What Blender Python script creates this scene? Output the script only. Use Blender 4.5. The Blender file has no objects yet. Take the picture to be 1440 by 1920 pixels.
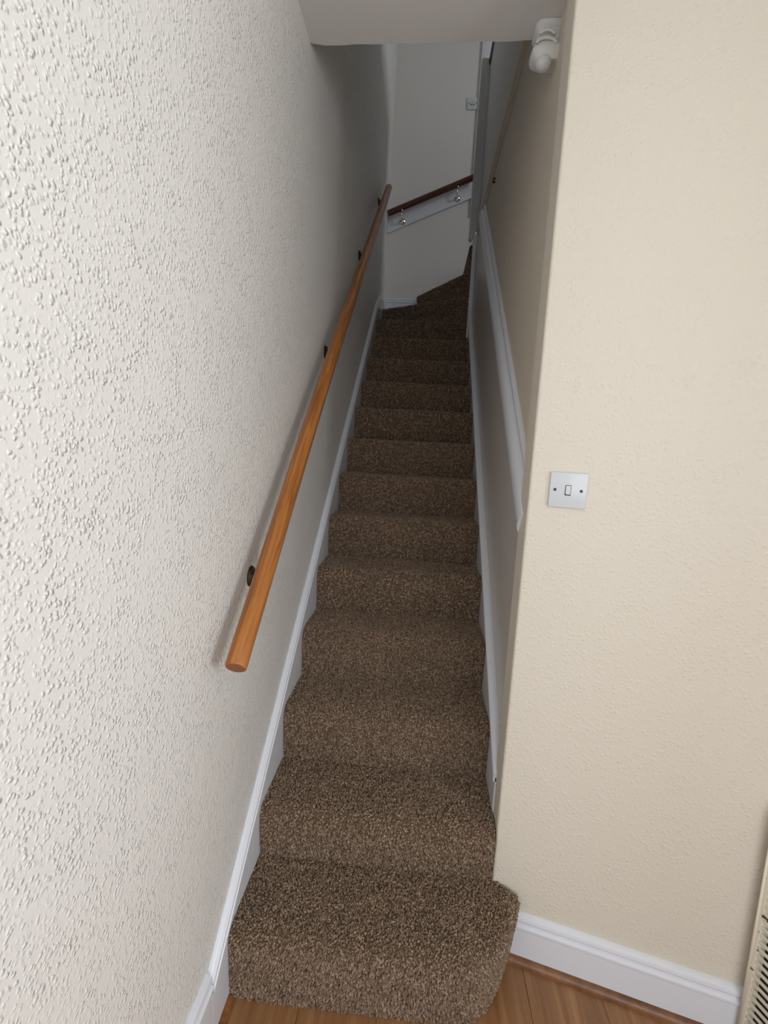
import bpy, bmesh, math, random
import numpy as np
from mathutils import Vector, Matrix

random.seed(7)
rng = np.random.default_rng(11)
scene = bpy.context.scene
C = scene.collection

# ------------------------------------------------------------------ camera
CAM = Vector((0.388, -1.040, 1.390))
YAW, PITCH, ROLL, FPX = -0.0683, -0.1314, 0.0565, 929.8
fw = Vector((math.sin(YAW)*math.cos(PITCH), math.cos(YAW)*math.cos(PITCH), math.sin(PITCH)))
rt = Vector((math.cos(YAW), -math.sin(YAW), 0)); up = rt.cross(fw)
rt, up = math.cos(ROLL)*rt + math.sin(ROLL)*up, -math.sin(ROLL)*rt + math.cos(ROLL)*up
cd = bpy.data.cameras.new('camera'); cam = bpy.data.objects.new('camera', cd); C.objects.link(cam)
cd.sensor_fit = 'VERTICAL'; cd.sensor_height = 36.0; cd.lens = FPX/1920*36.0; cd.clip_start = 0.02
cam.matrix_world = Matrix(((rt.x, up.x, -fw.x, CAM.x), (rt.y, up.y, -fw.y, CAM.y), (rt.z, up.z, -fw.z, CAM.z), (0, 0, 0, 1)))
scene.camera = cam

# ------------------------------------------------------------------ world, light, exposure
world = bpy.data.worlds.new('overcast_sky'); scene.world = world; world.use_nodes = True
world.node_tree.nodes['Background'].inputs[0].default_value = (0.80, 0.90, 1.0, 1)
world.node_tree.nodes['Background'].inputs[1].default_value = 1.0

def area(name, loc, target, sx, sy, watts, col):
    l = bpy.data.lights.new(name, 'AREA'); l.shape = 'RECTANGLE'; l.size = sx; l.size_y = sy
    l.energy = watts; l.color = col
    o = bpy.data.objects.new(name, l); C.objects.link(o); o.location = loc
    o.rotation_euler = (Vector(target) - Vector(loc)).to_track_quat('-Z', 'Y').to_euler()
    return o
BACK, SIDE = -2.70, 2.30            # back wall of the room (y) and its right-hand wall (x)
area('daylight_back_window', (1.05, BACK - 0.20, 1.55), (1.05, 0, 1.45), 1.9, 1.4, 46, (0.89, 0.935, 1.0))
area('added_side_light', (SIDE + 0.20, -1.70, 1.55), (0, -1.55, 1.45), 1.2, 1.3, 82, (0.86, 0.93, 1.0))  # lamp added on the right to light the left wall more squarely
area('daylight_landing_window', (2.42, 1.9, 4.35), (0, 2.1, 4.0), 0.8, 0.8, 29, (0.90, 0.95, 1.0))
scene.view_settings.view_transform = 'Standard'; scene.view_settings.look = 'None'
scene.view_settings.gamma = 1.0; scene.view_settings.use_curve_mapping = False
scene.view_settings.exposure = -0.36

# ------------------------------------------------------------------ materials
def newmat(name, rough=0.5, col=(0.8, 0.8, 0.8), metallic=0.0, spec=0.5):
    m = bpy.data.materials.new(name); m.use_nodes = True
    b = m.node_tree.nodes['Principled BSDF']
    b.inputs['Base Color'].default_value = (*col, 1); b.inputs['Roughness'].default_value = rough
    b.inputs['Metallic'].default_value = metallic; b.inputs['Specular IOR Level'].default_value = spec
    return m, m.node_tree, b
def node(nt, typ, **kw):
    n = nt.nodes.new(typ)
    for k, v in kw.items():
        if hasattr(n, k): setattr(n, k, v)
        else: n.inputs[k].default_value = v
    return n
def ramp(nt, stops):
    r = nt.nodes.new('ShaderNodeValToRGB'); e = r.color_ramp.elements
    while len(e) < len(stops): e.new(0.5)
    for i, (p, c) in enumerate(stops):
        e[i].position = p; e[i].color = (*c, 1) if len(c) == 3 else c
    return r
def wallpaper(name, col, scale, lo, hi, strength, dist, rough, seam=None):
    m, nt, b = newmat(name, rough, col, spec=0.35)
    g = node(nt, 'ShaderNodeNewGeometry')
    wn = node(nt, 'ShaderNodeTexNoise', Scale=scale*0.9, Detail=1.0); nt.links.new(g.outputs['Position'], wn.inputs['Vector'])
    wv = node(nt, 'ShaderNodeVectorMath', operation='MULTIPLY_ADD'); nt.links.new(wn.outputs['Color'], wv.inputs[0])
    wv.inputs[1].default_value = (0.9/scale,)*3; nt.links.new(g.outputs['Position'], wv.inputs[2])
    n1 = node(nt, 'ShaderNodeTexVoronoi', feature='F1', Scale=scale)
    nt.links.new(wv.outputs[0], n1.inputs['Vector'])
    ra = ramp(nt, [(lo, (1, 1, 1)), (hi, (0, 0, 0))]); ra.color_ramp.interpolation = 'EASE'; nt.links.new(n1.outputs['Distance'], ra.inputs[0])
    rb_ = ramp(nt, [(0.12, (0, 0, 0)), (0.55, (1, 1, 1))]); nt.links.new(n1.outputs['Color'], rb_.inputs[0])
    r1 = node(nt, 'ShaderNodeMix', data_type='RGBA', blend_type='MULTIPLY'); r1.inputs[0].default_value = 1.0
    nt.links.new(ra.outputs[0], r1.inputs[6]); nt.links.new(rb_.outputs[0], r1.inputs[7])
    n2 = node(nt, 'ShaderNodeTexNoise', Scale=scale*0.13, Detail=2.0)
    nt.links.new(g.outputs['Position'], n2.inputs['Vector'])
    r2 = ramp(nt, [(0.3, (0.35,)*3), (0.7, (1, 1, 1))]); nt.links.new(n2.outputs['Fac'], r2.inputs[0])
    mu = node(nt, 'ShaderNodeMath', operation='MULTIPLY')
    nt.links.new(r1.outputs[2], mu.inputs[0]); nt.links.new(r2.outputs[0], mu.inputs[1])
    h = mu.outputs[0]
    if seam is not None:                                    # paper joint: a faint ridge at one height
        sp = node(nt, 'ShaderNodeSeparateXYZ'); nt.links.new(g.outputs['Position'], sp.inputs[0])
        a1 = node(nt, 'ShaderNodeMath', operation='MULTIPLY_ADD'); nt.links.new(n2.outputs['Fac'], a1.inputs[0])
        a1.inputs[1].default_value = 0.02; nt.links.new(sp.outputs['Z'], a1.inputs[2])
        a2 = node(nt, 'ShaderNodeMath', operation='SUBTRACT'); nt.links.new(a1.outputs[0], a2.inputs[0]); a2.inputs[1].default_value = seam
        a3 = node(nt, 'ShaderNodeMath', operation='ABSOLUTE'); nt.links.new(a2.outputs[0], a3.inputs[0])
        a4 = node(nt, 'ShaderNodeMath', operation='LESS_THAN'); nt.links.new(a3.outputs[0], a4.inputs[0]); a4.inputs[1].default_value = 0.003
        a5 = node(nt, 'ShaderNodeMath', operation='ADD'); nt.links.new(h, a5.inputs[0]); nt.links.new(a4.outputs[0], a5.inputs[1])
        h = a5.outputs[0]
    bp = node(nt, 'ShaderNodeBump', Strength=strength, Distance=dist)
    nt.links.new(h, bp.inputs['Height']); nt.links.new(bp.outputs[0], b.inputs['Normal'])
    return m
def paint(name, col, rough, bump=0.0, scale=60):
    m, nt, b = newmat(name, rough, col)
    if bump:
        g = node(nt, 'ShaderNodeNewGeometry'); n = node(nt, 'ShaderNodeTexNoise', Scale=scale, Detail=2.0)
        nt.links.new(g.outputs['Position'], n.inputs['Vector'])
        bp = node(nt, 'ShaderNodeBump', Strength=bump, Distance=0.002)
        nt.links.new(n.outputs['Fac'], bp.inputs['Height']); nt.links.new(bp.outputs[0], b.inputs['Normal'])
    return m
def wood(name, c1, c2, c3, rough, stretch, scale, coord='Object', rot=(0, 0, 0)):
    m, nt, b = newmat(name, rough)
    tc = node(nt, 'ShaderNodeTexCoord'); mp = node(nt, 'ShaderNodeMapping'); mp.inputs['Scale'].default_value = stretch
    m0 = node(nt, 'ShaderNodeMapping'); m0.inputs['Rotation'].default_value = rot
    nt.links.new(tc.outputs[coord], m0.inputs['Vector']); nt.links.new(m0.outputs[0], mp.inputs['Vector'])
    oi = node(nt, 'ShaderNodeObjectInfo')
    ad = node(nt, 'ShaderNodeVectorMath', operation='ADD'); nt.links.new(mp.outputs[0], ad.inputs[0])
    cb = node(nt, 'ShaderNodeMath', operation='MULTIPLY'); nt.links.new(oi.outputs['Random'], cb.inputs[0]); cb.inputs[1].default_value = 37.0
    nt.links.new(cb.outputs[0], ad.inputs[1])
    n = node(nt, 'ShaderNodeTexNoise', Scale=scale, Detail=5.0, Roughness=0.6, Distortion=0.8)
    nt.links.new(ad.outputs[0], n.inputs['Vector'])
    r = ramp(nt, [(0.3, c1), (0.52, c2), (0.72, c3)]); nt.links.new(n.outputs['Fac'], r.inputs[0])
    nt.links.new(r.outputs[0], b.inputs['Base Color'])
    bp = node(nt, 'ShaderNodeBump', Strength=0.12, Distance=0.001)
    nt.links.new(n.outputs['Fac'], bp.inputs['Height']); nt.links.new(bp.outputs[0], b.inputs['Normal'])
    return m
M = {}
M['wall_left'] = wallpaper('woodchip_wallpaper_white', (0.775, 0.752, 0.712), 140, 0.08, 0.62, 0.80, 0.0035, 0.40)
M['wall_right'] = wallpaper('textured_wallpaper_cream', (0.75, 0.69, 0.585), 100, 0.05, 0.58, 0.34, 0.0035, 0.50, seam=2.045)
M['wall_stair'] = wallpaper('textured_wallpaper_beige', (0.72, 0.64, 0.53), 120, 0.08, 0.60, 0.30, 0.0030, 0.50)
M['blocker'] = paint('tan_bounce_colour', (0.48, 0.35, 0.24), 0.7, 0.2, 40)  # for the added light blocker, tinted to bounce warm light onto the wall
M['plaster'] = paint('matt_plaster_off_white', (0.76, 0.735, 0.70), 0.7, 0.25, 35)
M['ceiling'] = paint('ceiling_emulsion', (0.72, 0.70, 0.67), 0.75, 0.35, 14)
M['gloss_white'] = paint('white_gloss_paint', (0.77, 0.785, 0.83), 0.24, 0.10, 45)
M['corbel'] = paint('painted_plaster_white', (0.72, 0.71, 0.69), 0.45, 0.2, 80)
M['panel'] = paint('grey_white_eggshell_panel', (0.68, 0.63, 0.585), 0.27, 0.03, 20)
M['grey_panel'] = paint('pale_grey_board', (0.62, 0.62, 0.63), 0.45, 0.05, 30)
M['plastic'] = paint('white_switch_plastic', (0.64, 0.665, 0.69), 0.20)
M['dark_screw'] = newmat('dark_screw_head', 0.4, (0.02, 0.02, 0.025))[0]
M['shadow_gap'] = newmat('dark_gap', 0.8, (0.03, 0.03, 0.03))[0]
M['rail'] = wood('varnished_pine', (0.19, 0.060, 0.012), (0.37, 0.130, 0.026), (0.50, 0.20, 0.048), 0.28, (26, 1.3, 26), 3.0, rot=(-0.70, 0, 0))
M['rail_dark'] = wood('dark_varnished_wood', (0.055, 0.015, 0.007), (0.09, 0.025, 0.010), (0.14, 0.042, 0.016), 0.32, (1.3, 26, 26), 3.0, rot=(0, 0.40, 0))
M['endgrain'] = newmat('rail_end_grain', 0.5, (0.25, 0.075, 0.02))[0]
M['oak'] = wood('oak_laminate', (0.21, 0.095, 0.037), (0.31, 0.150, 0.062), (0.40, 0.215, 0.10), 0.30, (16, 0.9, 4), 2.2)
M['oak_dark'] = wood('dark_oak_beading', (0.13, 0.05, 0.018), (0.21, 0.085, 0.03), (0.30, 0.13, 0.05), 0.35, (10, 10, 10), 2.0)
M['bronze'] = newmat('dark_bronze', 0.28, (0.10, 0.080, 0.065), 0.9)[0]
M['chrome'] = newmat('polished_chrome', 0.10, (0.80, 0.80, 0.82), 1.0)[0]
def carpet_mat():
    m, nt, b = newmat('brown_twist_pile', 0.95, (0.12, 0.085, 0.055), spec=0.15)
    a = node(nt, 'ShaderNodeAttribute'); a.attribute_name = 'tuft'
    nt.links.new(a.outputs['Color'], b.inputs['Base Color'])
    b.inputs['Sheen Weight'].default_value = 0.25; b.inputs['Sheen Roughness'].default_value = 0.5
    b.inputs['Sheen Tint'].default_value = (0.75, 0.68, 0.60, 1)
    return m
M['pile'] = carpet_mat()
def backing_mat():
    m, nt, b = newmat('carpet_backing', 0.95, spec=0.1)
    g = node(nt, 'ShaderNodeNewGeometry'); n = node(nt, 'ShaderNodeTexVoronoi', Scale=190.0)
    nt.links.new(g.outputs['Position'], n.inputs['Vector'])
    r = ramp(nt, [(0.0, (0.085, 0.055, 0.034)), (1.0, (0.18, 0.122, 0.08))]); nt.links.new(n.outputs['Color'], r.inputs[0])
    nt.links.new(r.outputs[0], b.inputs['Base Color'])
    return m
M['backing'] = backing_mat()
def heater_mat():
    m, nt, b = newmat('cream_stove_enamel_chipped', 0.35)
    g = node(nt, 'ShaderNodeNewGeometry'); n = node(nt, 'ShaderNodeTexNoise', Scale=70.0, Detail=3.0)
    nt.links.new(g.outputs['Position'], n.inputs['Vector'])
    r = ramp(nt, [(0.64, (0.80, 0.74, 0.60)), (0.68, (0.10, 0.05, 0.035))]); nt.links.new(n.outputs['Fac'], r.inputs[0])
    nt.links.new(r.outputs[0], b.inputs['Base Color'])
    return m
M['heater'] = heater_mat()
M['enamel'] = paint('cream_stove_enamel', (0.80, 0.74, 0.60), 0.32, 0.05, 90)
def glass_mat():
    m = bpy.data.materials.new('window_glass'); m.use_nodes = True; nt = m.node_tree; nt.nodes.clear()
    o = nt.nodes.new('ShaderNodeOutputMaterial'); t = nt.nodes.new('ShaderNodeBsdfTransparent'); g = nt.nodes.new('ShaderNodeBsdfGlossy')
    g.inputs['Roughness'].default_value = 0.02; mx = nt.nodes.new('ShaderNodeMixShader'); mx.inputs[0].default_value = 0.06
    nt.links.new(t.outputs[0], mx.inputs[1]); nt.links.new(g.outputs[0], mx.inputs[2]); nt.links.new(mx.outputs[0], o.inputs[0])
    return m
M['glass'] = glass_mat()

# ------------------------------------------------------------------ mesh helpers
def link(name, bm, mat, parent=None, smooth=False, angle=None):
    bmesh.ops.recalc_face_normals(bm, faces=bm.faces[:])
    me = bpy.data.meshes.new(name); bm.to_mesh(me); bm.free()
    if smooth or angle:
        me.polygons.foreach_set('use_smooth', [True]*len(me.polygons))
    if angle: me.set_sharp_from_angle(angle=math.radians(angle))
    me.materials.append(M[mat] if isinstance(mat, str) else mat)
    o = bpy.data.objects.new(name, me); C.objects.link(o)
    if parent:
        o.parent = parent
        o.matrix_parent_inverse = Matrix.Translation(parent.location).inverted() if parent.type == 'EMPTY' else Matrix()
    return o
def struct(name, bm, mat, parent=None, **kw):
    o = link(name, bm, mat, parent, **kw); o['kind'] = 'structure'; return o
def thing(name, label, cat, loc=(0, 0, 0), group=None):
    o = bpy.data.objects.new(name, None); C.objects.link(o); o.location = loc; o.empty_display_size = 0.1
    o['label'] = label; o['category'] = cat
    if group: o['group'] = group
    return o
def box(bm, x0, x1, y0, y1, z0, z1, bevel=0.0, mat=None):
    t = bmesh.new(); bmesh.ops.create_cube(t, size=1)
    for v in t.verts: v.co = Vector(((x0+x1)/2 + v.co.x*(x1-x0), (y0+y1)/2 + v.co.y*(y1-y0), (z0+z1)/2 + v.co.z*(z1-z0)))
    if bevel: bmesh.ops.bevel(t, geom=t.edges[:], offset=bevel, segments=2, profile=0.6, affect='EDGES')
    if mat is not None: t.transform(mat)
    me = bpy.data.meshes.new('t'); t.to_mesh(me); t.free(); bm.from_mesh(me); bpy.data.meshes.remove(me)
def prism(bm, pts, ext):
    """closed polygon (3-D points) extruded by the vector ext"""
    a = [bm.verts.new(p) for p in pts]; b = [bm.verts.new(Vector(p) + Vector(ext)) for p in pts]
    n = len(pts); bm.faces.new(a); bm.faces.new(b[::-1])
    for i in range(n): bm.faces.new((a[i], b[i], b[(i+1) % n], a[(i+1) % n]))
def sweep(bm, prof, path, right, upv):
    """profile of (a, b) pairs carried along a path; a along right, b along upv (lists per path point or constants)"""
    rings = []
    for i, p in enumerate(path):
        R = right[i] if isinstance(right, list) else right; U = upv[i] if isinstance(upv, list) else upv
        rings.append([bm.verts.new(Vector(p) + Vector(R)*a + Vector(U)*b) for a, b in prof])
    n = len(prof)
    for r0, r1 in zip(rings, rings[1:]):
        for i in range(n): bm.faces.new((r0[i], r0[(i+1) % n], r1[(i+1) % n], r1[i]))
    bm.faces.new(rings[0][::-1]); bm.faces.new(rings[-1])
def tube(bm, path, rad, seg=20, oval=1.0):
    path = [Vector(p) for p in path]; n = len(path); rings = []
    for i, p in enumerate(path):
        d = (path[min(i+1, n-1)] - path[max(i-1, 0)]).normalized()
        s = d.cross(Vector((0, 0, 1)))
        s = s.normalized() if s.length > 1e-3 else Vector((1, 0, 0))
        u = s.cross(d).normalized(); r = rad[i] if isinstance(rad, list) else rad
        rings.append([bm.verts.new(p + s*math.cos(2*math.pi*k/seg)*r + u*math.sin(2*math.pi*k/seg)*r*oval) for k in range(seg)])
    for r0, r1 in zip(rings, rings[1:]):
        for i in range(seg): bm.faces.new((r0[i], r0[(i+1) % seg], r1[(i+1) % seg], r1[i]))
    bm.faces.new(rings[0][::-1]); bm.faces.new(rings[-1])
def lathe(bm, prof, origin, axis, seg=20):
    """profile of (radius, distance along axis)"""
    ax = Vector(axis).normalized(); s = ax.orthogonal().normalized(); u = ax.cross(s); rings = []
    for r, t in prof:
        rings.append([bm.verts.new(Vector(origin) + ax*t + (s*math.cos(2*math.pi*k/seg) + u*math.sin(2*math.pi*k/seg))*max(r, 1e-5)) for k in range(seg)])
    for r0, r1 in zip(rings, rings[1:]):
        for i in range(seg): bm.faces.new((r0[i], r0[(i+1) % seg], r1[(i+1) % seg], r1[i]))
    bm.faces.new(rings[0][::-1]); bm.faces.new(rings[-1])

# ------------------------------------------------------------------ layout numbers (metres)
H, G, W = 0.1774, 0.2270, 0.6595
XL = -0.018                          # left wall face
XR = 0.685                           # recessed right stair wall face
FAR = 3.36                           # far wall face
CEIL = 2.555
CORN = Vector((0.663, 0.225, 0)); ANG = -0.2563
DW = Vector((math.cos(ANG), math.sin(ANG), 0)); NW = Vector((-DW.y, DW.x, 0))      # along the switch wall / into it
TOPZ = 5.20
LAND = 17*H                          # landing floor
def ZN(n): return 0.202 if n == 1 else (0 if n == 0 else n*H)
def YN(n): return (n-1)*G

# ------------------------------------------------------------------ room shell
bm = bmesh.new(); box(bm, XL-0.12, XL, BACK-0.12, FAR+0.12, -0.05, TOPZ); struct('wall_left', bm, 'wall_left')
bm = bmesh.new(); box(bm, XL, 2.6, FAR, FAR+0.12, 2.0, TOPZ); struct('wall_far', bm, 'plaster')
# switch wall: stub end beside the stairs, then the angled face
endx = CORN + DW*((SIDE+0.05-CORN.x)/DW.x)
bm = bmesh.new()
pts = [CORN, endx, endx + Vector((0, 0.6, 0)), Vector((XR+0.10, 0.80, 0)), Vector((XR+0.10, 0.312, 0)), Vector((CORN.x, 0.312, 0))]
prism(bm, pts, (0, 0, CEIL))
ed = [e for e in bm.edges if abs(e.verts[0].co.z - e.verts[1].co.z) > 1 and (e.verts[0].co.xy - CORN.xy).length < 1e-4]
bmesh.ops.bevel(bm, geom=ed, offset=0.006, segments=3, affect='EDGES', profile=0.5)
struct('wall_right', bm, 'wall_right')
# stair side wall: textured paper above, with the boarded lower panel in front of it
bm = bmesh.new(); box(bm, XR, XR+0.10, 0.312, 2.735, 0, LAND-0.02); struct('wall_stair_side', bm, 'wall_stair')
def dado_z(y): return 1.222 + 0.800*(y-0.380)
bm = bmesh.new()
prism(bm, [(XR-0.004, 0.313, 0.0), (XR-0.004, 2.70, 0.0), (XR-0.004, 2.70, dado_z(2.70)+0.03), (XR-0.004, 0.313, dado_z(0.313)+0.03)], (0.0039, 0, 0))
struct('wall_stair_panel', bm, 'panel')
# dado moulding along the slope
nu = Vector((0, -0.805, 1)).normalized()
bm = bmesh.new()
prof = [(0, 0.0), (-0.008, 0.0)] + [(-0.009-0.022*math.sin(t), 0.045-0.045*math.cos(t)) for t in [math.pi*k/8 for k in range(1, 8)]] + [(-0.008, 0.092), (-0.006, 0.098), (-0.011, 0.104), (-0.012, 0.122), (-0.006, 0.130), (0, 0.130)]
ya, yb = 0.318, 2.40
sweep(bm, prof, [(XR, ya, dado_z(ya)), (XR, yb, dado_z(yb))], Vector((1, 0, 0)), nu)
struct('trim_1', bm, 'gloss_white', angle=35)
# band at the upper floor level, and the boarded landing guard above it
bm = bmesh.new()
sweep(bm, [(0.02, 0), (-0.006, 0), (-0.010, 0.010), (-0.010, 0.022), (-0.018, 0.030), (-0.018, 0.100), (-0.010, 0.112), (0.02, 0.112)], [(XR, 0.60, LAND-0.125), (XR, 2.70, LAND-0.125)], Vector((1, 0, 0)), Vector((0, 0, 1)))
struct('trim_2', bm, 'wall_stair', angle=35)
# ceilings
bm = bmesh.new()
edge = [(XR+0.02-(XR+0.02-XL)*i/16, 0.553+0.022*i/16+(0.0014*math.sin(i*2.3)+0.0010*math.sin(i*5.1) if 0 < i < 16 else 0), CEIL) for i in range(17)]
prism(bm, [(XL, BACK, CEIL), (SIDE, BACK, CEIL), (SIDE, 0.553, CEIL)] + edge, (0, 0, LAND-CEIL-0.03))
ed = [e for e in bm.edges if all(abs(v.co.z-CEIL) < 1e-4 and v.co.y > 0.5 for v in e.verts)]
bmesh.ops.bevel(bm, geom=ed, offset=0.012, segments=3, affect='EDGES', profile=0.5)
struct('ceiling', bm, 'ceiling')
bm = bmesh.new(); box(bm, XL, 2.6, -0.2, FAR, TOPZ-0.10, TOPZ); struct('ceiling_landing', bm, 'ceiling')
bm = bmesh.new(); box(bm, XL, 2.6, 0.30, 0.42, LAND, TOPZ-0.10); struct('wall_landing_front', bm, 'plaster')
# landing floor and outer wall with its window
bm = bmesh.new(); box(bm, XR+0.10, 2.45, 0.50, 2.72, LAND-0.03, LAND); box(bm, 0.87, 2.45, 2.74, FAR, LAND-0.12, LAND); struct('floor_landing', bm, 'backing')
def wall_with_window(name, axis, c0, c1, a0, a1, z0, z1, wa0, wa1, wz0, wz1, mat):
    bm = bmesh.new()
    def b(p0, p1, q0, q1):
        if axis == 'y': box(bm, p0, p1, c0, c1, q0, q1)
        else: box(bm, c0, c1, p0, p1, q0, q1)
    b(a0, wa0, z0, z1); b(wa1, a1, z0, z1); b(wa0, wa1, z0, wz0); b(wa0, wa1, wz1, z1)
    return struct(name, bm, mat)
def window(name, axis, c, wa0, wa1, wz0, wz1):
    bm = bmesh.new(); f = 0.05
    def b(bm, p0, p1, q0, q1, t=0.025):
        if axis == 'y': box(bm, p0, p1, c-t, c+t, q0, q1)
        else: box(bm, c-t, c+t, p0, p1, q0, q1)
    b(bm, wa0, wa0+f, wz0, wz1); b(bm, wa1-f, wa1, wz0, wz1); b(bm, wa0+f, wa1-f, wz0, wz0+f); b(bm, wa0+f, wa1-f, wz1-f, wz1)
    mid = (wa0+wa1)/2; b(bm, mid-0.025, mid+0.025, wz0+f, wz1-f)
    w = struct(name, bm, 'gloss_white')
    for p0, p1 in ((wa0+f, mid-0.025), (mid+0.025, wa1-f)):
        bm = bmesh.new(); b(bm, p0, p1, wz0+f, wz1-f, 0.003); link('pane', bm, 'glass', w)
wall_with_window('wall_back', 'y', BACK-0.12, BACK, XL, SIDE+0.12, 0, CEIL, 0.10, 2.00, 0.85, 2.25, 'wall_left')
window('window_1', 'y', BACK-0.06, 0.10, 2.00, 0.85, 2.25)
wall_with_window('wall_side', 'x', SIDE, SIDE+0.12, BACK, endx.y+0.3, 0, CEIL, -2.30, -1.10, 0.90, 2.20, 'wall_right')
window('window_added', 'x', SIDE+0.06, -2.30, -1.10, 0.90, 2.20)  # unseen window, added to go with the extra right-hand lamp
wall_with_window('wall_landing', 'x', 2.20, 2.32, 0.42, FAR, LAND, TOPZ-0.10, 1.5, 2.3, 3.95, 4.75, 'plaster')
window('window_2', 'x', 2.26, 1.5, 2.3, 3.95, 4.75)

# unseen block added past the switch wall to shade its right side
ba = CORN + DW*0.668; bd = Vector((0.347, -0.938, 0)); be = ba + bd*1.0
bm = bmesh.new(); prism(bm, [ba, be, Vector((SIDE, be.y+0.10, 0)), Vector((SIDE, ba.y-0.20, 0))], (0, 0, CEIL)); struct('wall_light_blocker', bm, 'blocker')

# ------------------------------------------------------------------ floor: laminate planks
bm = bmesh.new(); box(bm, XL, SIDE, BACK, 0.60, -0.05, -0.009); fl = struct('floor', bm, 'oak_dark')
pw, pl = 0.193, 1.20
plank_me = None; k = 0
for i in range(13):
    x0 = XL + i*pw
    if x0 > SIDE-0.02: break
    y = BACK - (0.37*i % pl)
    while y < 0.26:
        y0, y1 = max(y, BACK), min(y+pl, 0.26)
        x1 = min(x0+pw, SIDE)
        if y1 - y0 > 0.03:
            bm = bmesh.new(); box(bm, x0+0.0004, x1-0.0004, y0+0.0004, y1-0.0004, -0.009, 0.0, 0.0012)
            link('plank', bm, 'oak', fl)
        y += pl

# ------------------------------------------------------------------ skirtings and beading
skirt = [(0, 0), (0.016, 0), (0.016, 0.098), (0.019, 0.102), (0.019, 0.108), (0.013, 0.112), (0.012, 0.118), (0.015, 0.124), (0.013, 0.132), (0.006, 0.138), (0, 0.140)]
s0, s1 = CORN + DW*0.035, CORN + DW*0.640
bm = bmesh.new(); sweep(bm, skirt, [s0, s1], -NW, Vector((0, 0, 1))); struct('baseboard_right', bm, 'gloss_white', angle=30)
quarter = [(0, 0), (0.017, 0)] + [(0.017*math.cos(t), 0.019*math.sin(t)) for t in [math.pi/2*k/6 for k in range(1, 6)]] + [(0, 0.019)]
bm = bmesh.new(); sweep(bm, quarter, [s0 - NW*0.016, s1 - NW*0.016], -NW, Vector((0, 0, 1))); struct('trim_3', bm, 'oak_dark', angle=40)
tall = [(a, b if b < 0.09 else b+0.055) for a, b in skirt]
bm = bmesh.new(); sweep(bm, tall, [(XL, BACK, 0), (XL, -0.098, 0)], Vector((1, 0, 0)), Vector((0, 0, 1))); struct('baseboard_left', bm, 'gloss_white', angle=30)
bm = bmesh.new(); sweep(bm, quarter, [(XL+0.016, BACK, 0), (XL+0.016, 0.0, 0)], Vector((1, 0, 0)), Vector((0, 0, 1))); struct('trim_4', bm, 'oak_dark', angle=40)
bm = bmesh.new(); sweep(bm, [(a, b*1.0) for a, b in skirt], [(XL, FAR, 2.50), (0.66, FAR, 2.50)], Vector((0, -1, 0)), Vector((0, 0, 1))); struct('baseboard_far', bm, 'gloss_white', angle=30)

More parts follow.
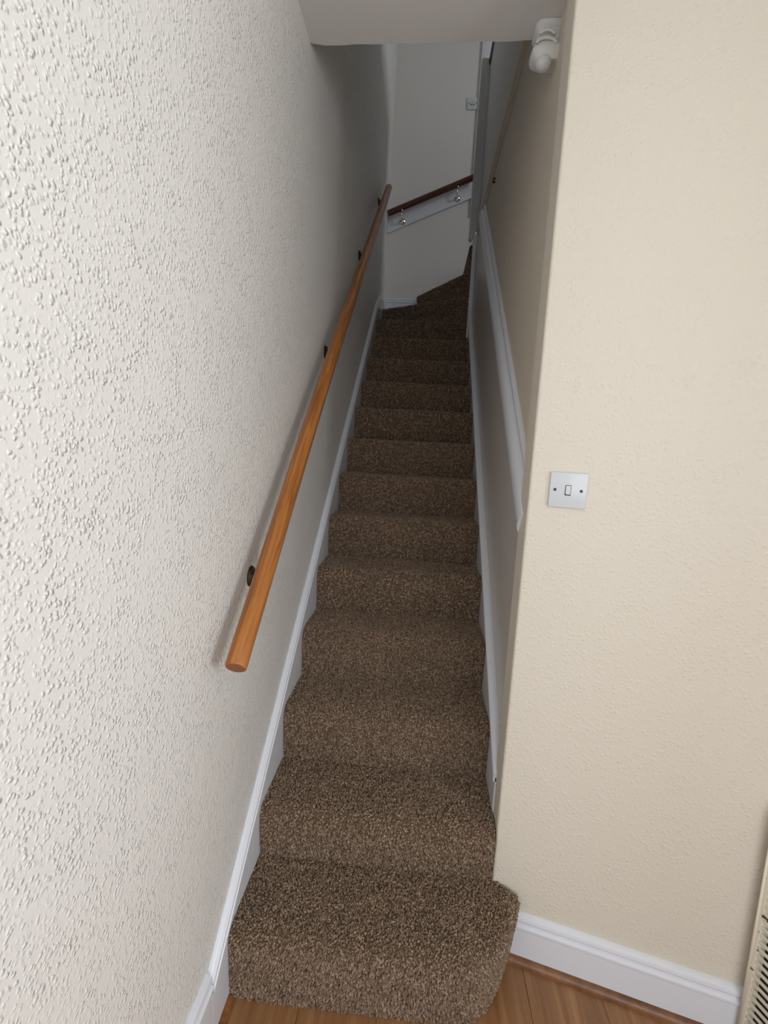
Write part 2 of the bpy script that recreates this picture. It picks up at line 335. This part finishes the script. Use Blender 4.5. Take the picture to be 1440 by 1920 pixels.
# ------------------------------------------------------------------ staircase
stairs = thing('staircase', 'narrow enclosed staircase carpeted in speckled brown twist pile with white painted strings', 'stairs', (0.33, 0.0, 0.0))
PAL = np.array([[0.050, 0.032, 0.018], [0.085, 0.056, 0.033], [0.125, 0.087, 0.054], [0.165, 0.118, 0.076], [0.235, 0.180, 0.125]])
PAL = (PAL.mean(0) + (PAL-PAL.mean(0))*0.66)*1.98*np.array([1.02, 0.98, 1.01])
PP = np.array([0.20, 0.24, 0.24, 0.19, 0.13])
def pile(step, spacing, rad, hgt):
    """tufts of twisted pile on the faces of a step that look up or outwards"""
    me = step.data; me.calc_loop_triangles()
    co = np.empty(len(me.vertices)*3); me.vertices.foreach_get('co', co); co = co.reshape(-1, 3)
    tv = np.empty(len(me.loop_triangles)*3, dtype=np.int32); me.loop_triangles.foreach_get('vertices', tv); tv = tv.reshape(-1, 3)
    A, B, Cc = co[tv[:, 0]], co[tv[:, 1]], co[tv[:, 2]]
    nr = np.cross(B-A, Cc-A); ar = np.linalg.norm(nr, axis=1)/2; nr = nr/np.maximum(ar[:, None]*2, 1e-12)
    tag = step['_pile'] if '_pile' in step else 0
    if tag == 0: ok = ((nr[:, 1] < -0.3) | (nr[:, 2] > 0.3)) & (np.abs(nr[:, 0]) < 0.75)
    elif tag == 1: ok = (nr[:, 2] > -0.25) & (nr[:, 1] < 0.75) & ~((nr[:, 0] < -0.5) & (np.abs(nr[:, 2]) < 0.2) & (nr[:, 1] > -0.5))
    else: ok = ((nr[:, 2] > 0.3) | (nr[:, 1] < -0.2) | (nr[:, 0] < -0.9))
    ok &= ar > 1e-9
    idx = np.where(ok)[0]; cnt = int(ar[idx].sum()/spacing**2)
    t = rng.choice(idx, size=cnt, p=ar[idx]/ar[idx].sum())
    u, v = rng.random(cnt), rng.random(cnt); f = u+v > 1; u[f], v[f] = 1-u[f], 1-v[f]
    P = A[t] + (B[t]-A[t])*u[:, None] + (Cc[t]-A[t])*v[:, None]; N = nr[t]
    # pile lean: a little random, a little downwards
    N2 = N + rng.normal(0, 0.33, (cnt, 3)) + np.array([0, -0.06, -0.05]); N2 /= np.linalg.norm(N2, axis=1)[:, None]
    ref = np.where(np.abs(N2[:, [0]]) < 0.8, np.array([[1.0, 0, 0]]), np.array([[0, 1.0, 0]]))
    S = np.cross(N2, ref); S /= np.linalg.norm(S, axis=1)[:, None]; U = np.cross(N2, S)
    r = rad*rng.uniform(0.7, 1.3, cnt); h = hgt*rng.uniform(0.6, 1.3, cnt); ph = rng.uniform(0, math.pi, cnt)
    V = np.empty((cnt, 9, 3))
    for k in range(4):
        c, s = np.cos(ph+k*math.pi/2)[:, None], np.sin(ph+k*math.pi/2)[:, None]
        V[:, k] = P - N*0.0006 + (S*c+U*s)*(r*0.75)[:, None]
        V[:, 4+k] = P + N2*(h*0.62)[:, None] + (S*c+U*s)*r[:, None]
    V[:, 8] = P + N2*h[:, None]
    quads = np.array([[k, (k+1) % 4, 4+(k+1) % 4, 4+k] for k in range(4)]); tris = np.array([[4+k, 4+(k+1) % 4, 8] for k in range(4)])
    off = (np.arange(cnt)*9)[:, None]
    lq = (quads.reshape(1, -1) + off); lt = (tris.reshape(1, -1) + off)
    loops = np.concatenate([lq, lt], axis=1).reshape(-1).astype(np.int32)
    per = np.array([4, 4, 4, 4, 3, 3, 3, 3], dtype=np.int32); tot = np.tile(per, cnt)
    start = np.concatenate([[0], np.cumsum(tot)[:-1]]).astype(np.int32)
    m = bpy.data.meshes.new('carpet_pile'); m.vertices.add(cnt*9); m.vertices.foreach_set('co', V.reshape(-1))
    m.loops.add(len(loops)); m.loops.foreach_set('vertex_index', loops)
    m.polygons.add(len(tot)); m.polygons.foreach_set('loop_start', start); m.polygons.foreach_set('use_smooth', np.ones(len(tot), dtype=bool))
    m.update(calc_edges=True)
    col = PAL[rng.choice(5, size=cnt, p=PP)]*rng.uniform(0.85, 1.15, (cnt, 1))
    cc = np.ones((cnt, 9, 4)); cc[:, :, :3] = col[:, None, :]
    at = m.attributes.new('tuft', 'FLOAT_COLOR', 'POINT'); at.data.foreach_set('color', cc.reshape(-1))
    m.materials.append(M['pile'])
    o = bpy.data.objects.new('carpet_pile', m); C.objects.link(o); o.parent = step; o['kind'] = 'stuff'
    if '_pile' in step: del step['_pile']
def jag(x, n):                                             # slight sag and unevenness of the fitted carpet along the step
    return 0.0022*math.sin(7.0*x + n*1.7) + 0.0013*math.sin(19*x + n*2.9)
# bottom step: stands out past the wall end, with its front corner cut back
z1 = ZN(1)
outline = [(0.000, 0.240), (0.000, 0.006), (0.10, 0.004), (0.22, 0.006), (0.34, 0.006), (0.46, 0.007), (0.555, 0.008), (0.600, 0.018), (0.640, 0.050), (0.672, 0.098), (0.698, 0.150), (0.716, 0.196)]
nrm = []
for i in range(1, len(outline)):
    p0 = outline[max(i-1, 1)]; p1 = outline[min(i+1, len(outline)-1)]
    d = Vector((p1[0]-p0[0], p1[1]-p0[1])).normalized(); nrm.append(Vector((d.y, -d.x)))
nrm[0] = Vector((0, -1)); nrm[-1] = Vector((0.90, -0.10))
prof = [(-0.004, 0.002), (0.000, 0.03), (0.006, 0.08), (0.014, z1-0.050)] + [(0.016-0.028+0.028*math.cos(t), z1-0.028+0.028*math.sin(t)) for t in [math.pi/2*k/6 for k in range(0, 7)]]
bm = bmesh.new(); rings = []
for o_, z in prof:
    rings.append([bm.verts.new((outline[i+1][0]+nrm[i].x*o_, outline[i+1][1]+nrm[i].y*o_, z)) for i in range(len(outline)-1)])
for r0, r1 in zip(rings, rings[1:]):
    for i in range(len(r0)-1): bm.faces.new((r0[i], r0[i+1], r1[i+1], r1[i]))
q = [bm.verts.new(p) for p in ((0.661, 0.222, z1), (W, 0.236, z1), (0.0, 0.236, z1))]
bm.faces.new(rings[-1] + q)
qb = [bm.verts.new((p.co.x, p.co.y, 0.002)) for p in q]
bm.faces.new((rings[0] + qb)[::-1])
rc = [r[-1] for r in rings]; bm.faces.new(rc[::-1] + [qb[0], q[0]])
lc = [r[0] for r in rings]; bm.faces.new(lc + [q[2], qb[2]])
bm.faces.new((q[0], q[1], qb[1], qb[0])); bm.faces.new((q[1], q[2], qb[2], qb[1]))
bmesh.ops.triangulate(bm, faces=[f for f in bm.faces if len(f.verts) > 4])
st = link('step', bm, 'backing', stairs, angle=60); st['_pile'] = 1; pile(st, 0.0038, 0.0023, 0.0068)
# straight flight
NX = 22
for n in range(2, 14):
    y, za, zb = YN(n), ZN(n-1), ZN(n); yb = YN(n+1) + 0.007 if n < 13 else YN(14)
    pr = [(y+0.003, za-0.002), (y+0.001, za+0.02), (y-0.004, za+0.06), (y-0.008, zb-0.055)] + [(y+0.018-0.028*math.cos(t), zb-0.028+0.028*math.sin(t)) for t in [math.pi/2*k/6 for k in range(0, 7)]] + [(y+0.09, zb), (yb, zb)]
    bm = bmesh.new(); rows = []
    for i in range(NX+1):
        x = W*i/NX
        rows.append([bm.verts.new((x, py + (jag(x, n) if 1 < k < len(pr)-1 else 0), pz + (jag(x+3, n)*0.6 if 3 < k < len(pr)-1 else 0))) for k, (py, pz) in enumerate(pr)]
                    + [bm.verts.new((x, yb, za+0.001))])
    m_ = len(pr)+1
    for r0, r1 in zip(rows, rows[1:]):
        for k in range(m_): bm.faces.new((r0[k], r0[(k+1) % m_], r1[(k+1) % m_], r1[k]))
    bm.faces.new(rows[0][::-1]); bm.faces.new(rows[-1])
    s = link('step', bm, 'backing', stairs, angle=60)
    sp = 0.0041 if n < 5 else (0.0052 if n < 9 else 0.0066)
    pile(s, sp, sp*0.62, 0.0068 if n < 9 else 0.008)
# winders turning to the right at the top
PV = (0.652, 2.716)
wind = {13.5: None,
        14: [PV, (0.0, 3.120), (0.0, FAR-0.002), (0.268, FAR-0.002)],
        15: [PV, (0.262, FAR-0.002), (0.660, FAR-0.002), (0.660, 2.722)],
        16: [(0.637, 2.724), (0.637, FAR-0.002), (0.87, FAR-0.002), (0.87, 2.75), (0.66, 2.74)]}
bm = bmesh.new(); zb = ZN(13)
prism(bm, [(0.0, 2.955, zb-0.18), (0.0, 3.118, zb-0.18), (0.645, 2.722, zb-0.18), (0.640, 2.955-0.005-0.228, zb-0.18)], (0, 0, 0.18))
bm.free()
bm = bmesh.new(); prism(bm, [(0.0, YN(14)-0.002, ZN(12)), (0.0, 3.125, ZN(12)), (0.25, 2.97, ZN(12)), (0.25, YN(14)-0.002, ZN(12))], (0, 0, H)); s = link('step', bm, 'backing', stairs); s['_pile'] = 2; pile(s, 0.0075, 0.0045, 0.007)
for n in (14, 15, 16):
    bm = bmesh.new(); prism(bm, [(x, y, ZN(n-1)-0.02) for x, y in wind[n]], (0, 0, H+0.02))
    top = [e for e in bm.edges if all(abs(v.co.z-ZN(n)) < 1e-5 for v in e.verts)]
    a, b = wind[n][0], wind[n][1]
    fr = [e for e in top if all(min((v.co.xy-Vector(a)).length, (v.co.xy-Vector(b)).length) < 1e-3 for v in e.verts)]
    bmesh.ops.bevel(bm, geom=fr, offset=0.02, segments=4, affect='EDGES', profile=0.5)
    bmesh.ops.triangulate(bm, faces=[f for f in bm.faces if len(f.verts) > 4])
    s = link('step', bm, 'backing', stairs, angle=60); s['_pile'] = 2; pile(s, 0.0066, 0.0042, 0.007)
# left string board: flat face with a beaded top, on the wall side
def string_top(y): return 0.255 + 0.7950*y
sn = Vector((0, -0.795, 1)).normalized()
LP = [(XL, -0.095, string_top(-0.095)), (XL, 2.72, string_top(2.72)), (XL, 2.90, string_top(2.72)+0.10), (XL, 3.06, string_top(2.72)+0.155), (XL, FAR, string_top(2.72)+0.155)]
bm = bmesh.new()
prism(bm, [(XL, p[1], p[2]-0.03) for p in LP] + [(XL, FAR, 2.2), (XL, 2.0, 1.2), (XL, 0.05, 0.0), (XL, -0.095, 0.0)], (0.016, 0, 0))
sb = link('string_board', bm, 'gloss_white', stairs)
bead = [(0, -0.040), (0.016, -0.040), (0.019, -0.037), (0.019, -0.030), (0.014, -0.027), (0.013, -0.022), (0.017, -0.018), (0.017, -0.010), (0.010, -0.002), (0.004, 0.002), (0, 0.002)]
bm = bmesh.new(); sweep(bm, bead, LP, Vector((1, 0, 0)), Vector((0, 0, 1))); link('bead', bm, 'gloss_white', sb, angle=30)
# right string board with its rounded capping
def rstring(y): return 0.228 + 0.7815*y
RP = [(0.660, 0.30, rstring(0.30)), (0.660, 2.64, rstring(2.64)), (0.660, 2.74, rstring(2.64)+0.14)]
bm = bmesh.new(); prism(bm, [(0.660, p[1], p[2]) for p in RP] + [(0.660, 2.74, 1.75), (0.660, 0.32, 0.0), (0.660, 0.30, 0.0)], (XR-0.005-0.660, 0, 0)); rb = link('string_board', bm, 'gloss_white', stairs)
capp = [(-0.003, -0.012), (-0.006, -0.008), (-0.006, 0.006), (-0.002, 0.013), (0.006, 0.016), (0.020, 0.014), (0.026, 0.008), (0.026, 0.0), (0.036, 0.0), (0.036, -0.012)]
bm = bmesh.new(); sweep(bm, capp, RP, Vector((1, 0, 0)), Vector((0, 0, 1))); link('capping', bm, 'gloss_white', rb, angle=35)
# newel at the turn
bm = bmesh.new(); box(bm, 0.652, XR-0.0045, 2.700, 2.742, 2.20, 2.90, 0.004); nw = link('newel_post', bm, 'gloss_white', stairs, angle=30)
bm = bmesh.new()
prism(bm, [(0.622, 2.705, 4.02), (0.622, 2.705, 2.875), (0.640, 2.705, 2.860), (XR-0.005, 2.705, 2.975), (XR-0.005, 2.705, 4.02)], (0, 0.045, 0)); link('newel_board', bm, 'grey_panel', nw)

# boarded guard of the landing above the stair wall
guard = thing('landing_guard', 'pale grey boarded landing guard with a dark top rail above the stair wall', 'guard rail', (XR, 1.6, LAND-0.02))
bm = bmesh.new(); box(bm, XR-0.004, XR+0.03, 0.42, 2.72, LAND-0.015, 3.98); link('board', bm, 'grey_panel', guard)
bm = bmesh.new(); tube(bm, [(XR+0.012, 0.42, 4.00), (XR+0.012, 2.74, 4.00)], 0.030, 16); link('top_rail', bm, 'rail_dark', guard, smooth=True)
# white architrave on the far wall upstairs
bm = bmesh.new(); box(bm, 0.655, 0.735, FAR-0.018, FAR, 3.30, 5.05, 0.004); struct('trim_5', bm, 'gloss_white', angle=30)

# ------------------------------------------------------------------ handrails
def bracket(parent, wall_pt, wall_n, rail_pt, mat_name):
    """rose on the wall, bent arm and saddle under the rail"""
    wp, wn, rp = Vector(wall_pt), Vector(wall_n).normalized(), Vector(rail_pt)
    bm = bmesh.new()
    under = rp + Vector((0, 0, -0.024))
    knee = Vector((under.x, under.y, wp.z)) if abs(wn.x) > 0.5 or abs(wn.y) > 0.5 else wp
    pth = [wp + wn*0.004] + [wp.lerp(knee, t) for t in (0.4, 0.75)] + [knee.lerp(under, t) + (wp-knee)*0.12*(1-t) for t in (0.2, 0.5)] + [under]
    tube(bm, pth, 0.0055, 10)
    b = link('bracket', bm, mat_name, parent, smooth=True)
    bm = bmesh.new(); lathe(bm, [(0.026, 0), (0.026, 0.003), (0.022, 0.007), (0.014, 0.010), (0.009, 0.014), (0.001, 0.014)], wp, wn, 24)
    link('wall_rose', bm, mat_name, b, angle=40)
    for s in (-1, 1):
        bm = bmesh.new(); lathe(bm, [(0.0045, 0.006), (0.0045, 0.010), (0.001, 0.011)], wp + Vector((0, 0, 0.018*s)), wn, 10); link('screw', bm, mat_name, b, angle=40)
    bm = bmesh.new(); lathe(bm, [(0.014, -0.002), (0.014, 0.003), (0.001, 0.004)], under, (0, 0, 1), 14); link('saddle', bm, mat_name, b, angle=40)
RX = XL + 0.060
def rail_z(y): return 0.934 + 0.865*(y+0.107) if y < 0.64 else 1.580 + 0.790*(y-0.64)
hr = thing('handrail', 'orange brown varnished round wooden handrail running up the textured left stair wall', 'handrail', (RX, -0.11, 0.93))
ys = [-0.112 + i*0.12 for i in range(11)] + [1.26, 1.32, 1.36, 1.40, 1.44, 1.48, 1.55] + [1.7 + i*0.12 for i in range(8)] + [2.62, 2.655]
sm = lambda y: sum(rail_z(y+d) for d in (-0.3, -0.15, 0, 0.15, 0.3))/5 if y > 0.2 else rail_z(y)
bm = bmesh.new(); tube(bm, [(RX, y, sm(y)) for y in ys], 0.0225, 28, 1.0)
ends = [f for f in bm.faces if len(f.verts) > 4]
ee = [e for f in ends for e in f.edges]; bmesh.ops.bevel(bm, geom=ee, offset=0.003, segments=2, affect='EDGES', profile=0.5)
o = link('rail', bm, 'rail', hr, angle=50); o.data.materials.append(M['endgrain'])
for p in o.data.polygons:
    if len(p.vertices) > 4: p.material_index = 1
for yb_, dz in ((0.140, 0.097), (0.958, 0.086), (1.772, 0.072), (2.58, 0.070)):
    bracket(hr, (XL, yb_, sm(yb_)-dz), (1, 0, 0), (RX, yb_, sm(yb_)), 'bronze')

h2 = thing('handrail', 'dark brown wooden handrail on a white backing board across the far wall', 'handrail', (0.31, FAR, 3.40))
def far_z(x): return 3.275 + 0.425*(x+0.02)
bm = bmesh.new(); prism(bm, [(XL+0.002, FAR-0.018, far_z(XL)-0.125), (0.655, FAR-0.018, far_z(0.655)-0.125), (0.655, FAR-0.018, far_z(0.655)+0.02), (XL+0.002, FAR-0.018, far_z(XL)+0.02)], (0, 0.0175, 0))
link('backing_board', bm, 'gloss_white', h2)
bm = bmesh.new(); tube(bm, [(x, FAR-0.075, far_z(x)) for x in (XL+0.006, 0.2, 0.45, 0.67)], 0.024, 20); link('rail', bm, 'rail_dark', h2, angle=50)
for xb in (0.105, 0.545):
    bracket(h2, (xb, FAR-0.018, far_z(xb)-0.085), (0, -1, 0), (xb-0.01, FAR-0.075, far_z(xb)), 'chrome')

# ------------------------------------------------------------------ switches
def switch(label, origin, xd, out, rockers, size=0.086):
    xd, out = Vector(xd).normalized(), Vector(out).normalized()
    mt = Matrix(((xd.x, -out.x, 0, origin[0]), (xd.y, -out.y, 0, origin[1]), (0, 0, 1, origin[2]), (0, 0, 0, 1)))
    t = thing('light_switch', label, 'light switch', origin)
    bm = bmesh.new(); box(bm, -size/2, size/2, -0.009, 0.0, -size/2, size/2, 0.0028, mt); link('plate', bm, 'plastic', t, angle=30)
    for cx in rockers:
        bm = bmesh.new(); box(bm, cx-0.0068, cx+0.0068, -0.0096, -0.006, -0.0125, 0.0125, 0.0, mt); link('rocker_recess', bm, 'shadow_gap', t)
        bm = bmesh.new()
        prism(bm, [mt @ Vector(p) for p in ((cx-0.0052, -0.0085, 0.0112), (cx-0.0052, -0.0105, 0.0112), (cx-0.0052, -0.0115, 0.0), (cx-0.0052, -0.0145, -0.0098), (cx-0.0052, -0.0085, -0.0098))], xd*0.0110)
        link('rocker', bm, 'plastic', t)
    for sx in (-0.0302, 0.0302):
        bm = bmesh.new(); lathe(bm, [(0.0036, 0.0086), (0.0036, 0.0098), (0.001, 0.0100)], mt @ Vector((sx, 0, 0)), out, 16); link('screw', bm, 'dark_screw', t, angle=40)
    return t
switch('white square light switch with one rocker on the cream wall', CORN + DW*0.0908 + Vector((0, 0, 1.3092)), DW, -NW, (0.0,))
switch('white switch plate high on the far stair wall with two rockers', Vector((0.612, FAR, 4.145)), (1, 0, 0), (0, -1, 0), (-0.010, 0.010), 0.088)

# ------------------------------------------------------------------ plaster corbel under the ceiling edge
cb = thing('plaster_corbel', 'small white moulded plaster corbel under the ceiling edge at the stair opening', 'corbel', (0.645, 0.47, CEIL))
bm = bmesh.new(); rings = []
for dz, x0, y0, y1 in ((-0.001, 0.622, 0.432, 0.545), (-0.012, 0.622, 0.432, 0.545), (-0.018, 0.628, 0.440, 0.540), (-0.045, 0.628, 0.440, 0.540), (-0.056, 0.620, 0.430, 0.540), (-0.070, 0.616, 0.428, 0.535), (-0.084, 0.620, 0.434, 0.525), (-0.094, 0.632, 0.446, 0.512)):
    ring = []
    for k in range(13):                                   # rounded front, flat against the wall
        t = math.pi*k/12; ex = 0.45
        c, sn_ = math.cos(t), math.sin(t)
        ring.append(bm.verts.new((XR - (XR-x0)*abs(sn_)**ex, 0.035+(y0+y1)/2 - (y1-y0)/2*0.8*math.copysign(abs(c)**ex, c), CEIL+dz)))
    rings.append(ring)
for r0, r1 in zip(rings, rings[1:]):
    for i in range(13): bm.faces.new((r0[i], r0[(i+1) % 13], r1[(i+1) % 13], r1[i]))
bm.faces.new(rings[0]); bm.faces.new(rings[-1][::-1])
link('body', bm, 'corbel', cb, angle=35)
bm = bmesh.new(); bmesh.ops.create_uvsphere(bm, u_segments=18, v_segments=12, radius=1)
for v in bm.verts: v.co = Vector((0.652+v.co.x*0.022, 0.502+v.co.y*0.024, CEIL-0.096+v.co.z*0.020))
link('boss', bm, 'corbel', cb, smooth=True)
for sg, zz in ((1, -0.066), (0.7, -0.044)):
    bm = bmesh.new(); tube(bm, [(0.651 + 0.026*sg*math.cos(t), 0.474 - 0.003*math.sin(t), CEIL+zz + 0.012*sg*math.sin(t)) for t in [math.pi*k/10 for k in range(11)]], 0.0042, 8)
    link('leaf_scroll', bm, 'corbel', cb, smooth=True)

# ------------------------------------------------------------------ louvred heater by the angled wall
HD, HN = Vector((0.347, -0.938, 0)), DW
hb = CORN + DW*0.598 - NW*0.022; hm = Matrix(((HD.x, HN.x, 0, hb.x), (HD.y, HN.y, 0, hb.y), (0, 0, 1, 0.012), (0, 0, 0, 1)))
ht = thing('louvred_heater', 'cream enamelled floor heater with black louvre slots and rust chips by the skirting', 'heater', tuple(hb))
L, HH, DD = 0.62, 0.62, 0.052
bm = bmesh.new(); box(bm, 0.0, 0.0140, 0.0, DD, 0, HH, 0.003, hm); link('side_stile', bm, 'heater', ht, angle=30)
bm = bmesh.new(); box(bm, L-0.026, L, 0.0, DD, 0, HH, 0.004, hm); link('side_stile', bm, 'enamel', ht, angle=30)
bm = bmesh.new(); box(bm, 0.0142, L-0.0262, 0.0, DD, HH-0.05, HH, 0.004, hm); link('top_panel', bm, 'enamel', ht, angle=30)
bm = bmesh.new(); box(bm, 0.0142, L-0.0262, 0.0160, DD, 0.0, HH-0.0502, 0.0, hm); link('core', bm, 'shadow_gap', ht)
me0 = None
for k in range(31):
    z = 0.012 + k*0.0182
    if me0 is None:
        bm = bmesh.new(); box(bm, 0.0142, L-0.0262, 0.001, 0.0045, z, z+0.0085, 0.0008, hm); s = link('slat', bm, 'heater', ht, angle=30); me0 = s
    else:
        s2 = me0.copy(); C.objects.link(s2); s2.parent = ht; s2.matrix_parent_inverse = me0.matrix_parent_inverse.copy(); s2.location = me0.location + Vector((0, 0, k*0.0182))
bm = bmesh.new(); tube(bm, [Vector(hm @ Vector((0.005, -0.001, 0.015))), Vector(hm @ Vector((0.005, -0.001, HH-0.02)))], 0.003, 8); link('edge_bead', bm, 'enamel', ht, smooth=True)
# small dark screw cap on the stair wall
bm = bmesh.new(); lathe(bm, [(0.014, 0), (0.013, 0.010), (0.007, 0.014), (0.001, 0.014)], (XR, 1.86, 2.835), (-1, 0, 0), 16)
o = link('wall_screw_cap', bm, 'bronze', angle=40); o['label'] = 'small dark metal knob on the beige stair wall under the upper band'; o['category'] = 'fixing'
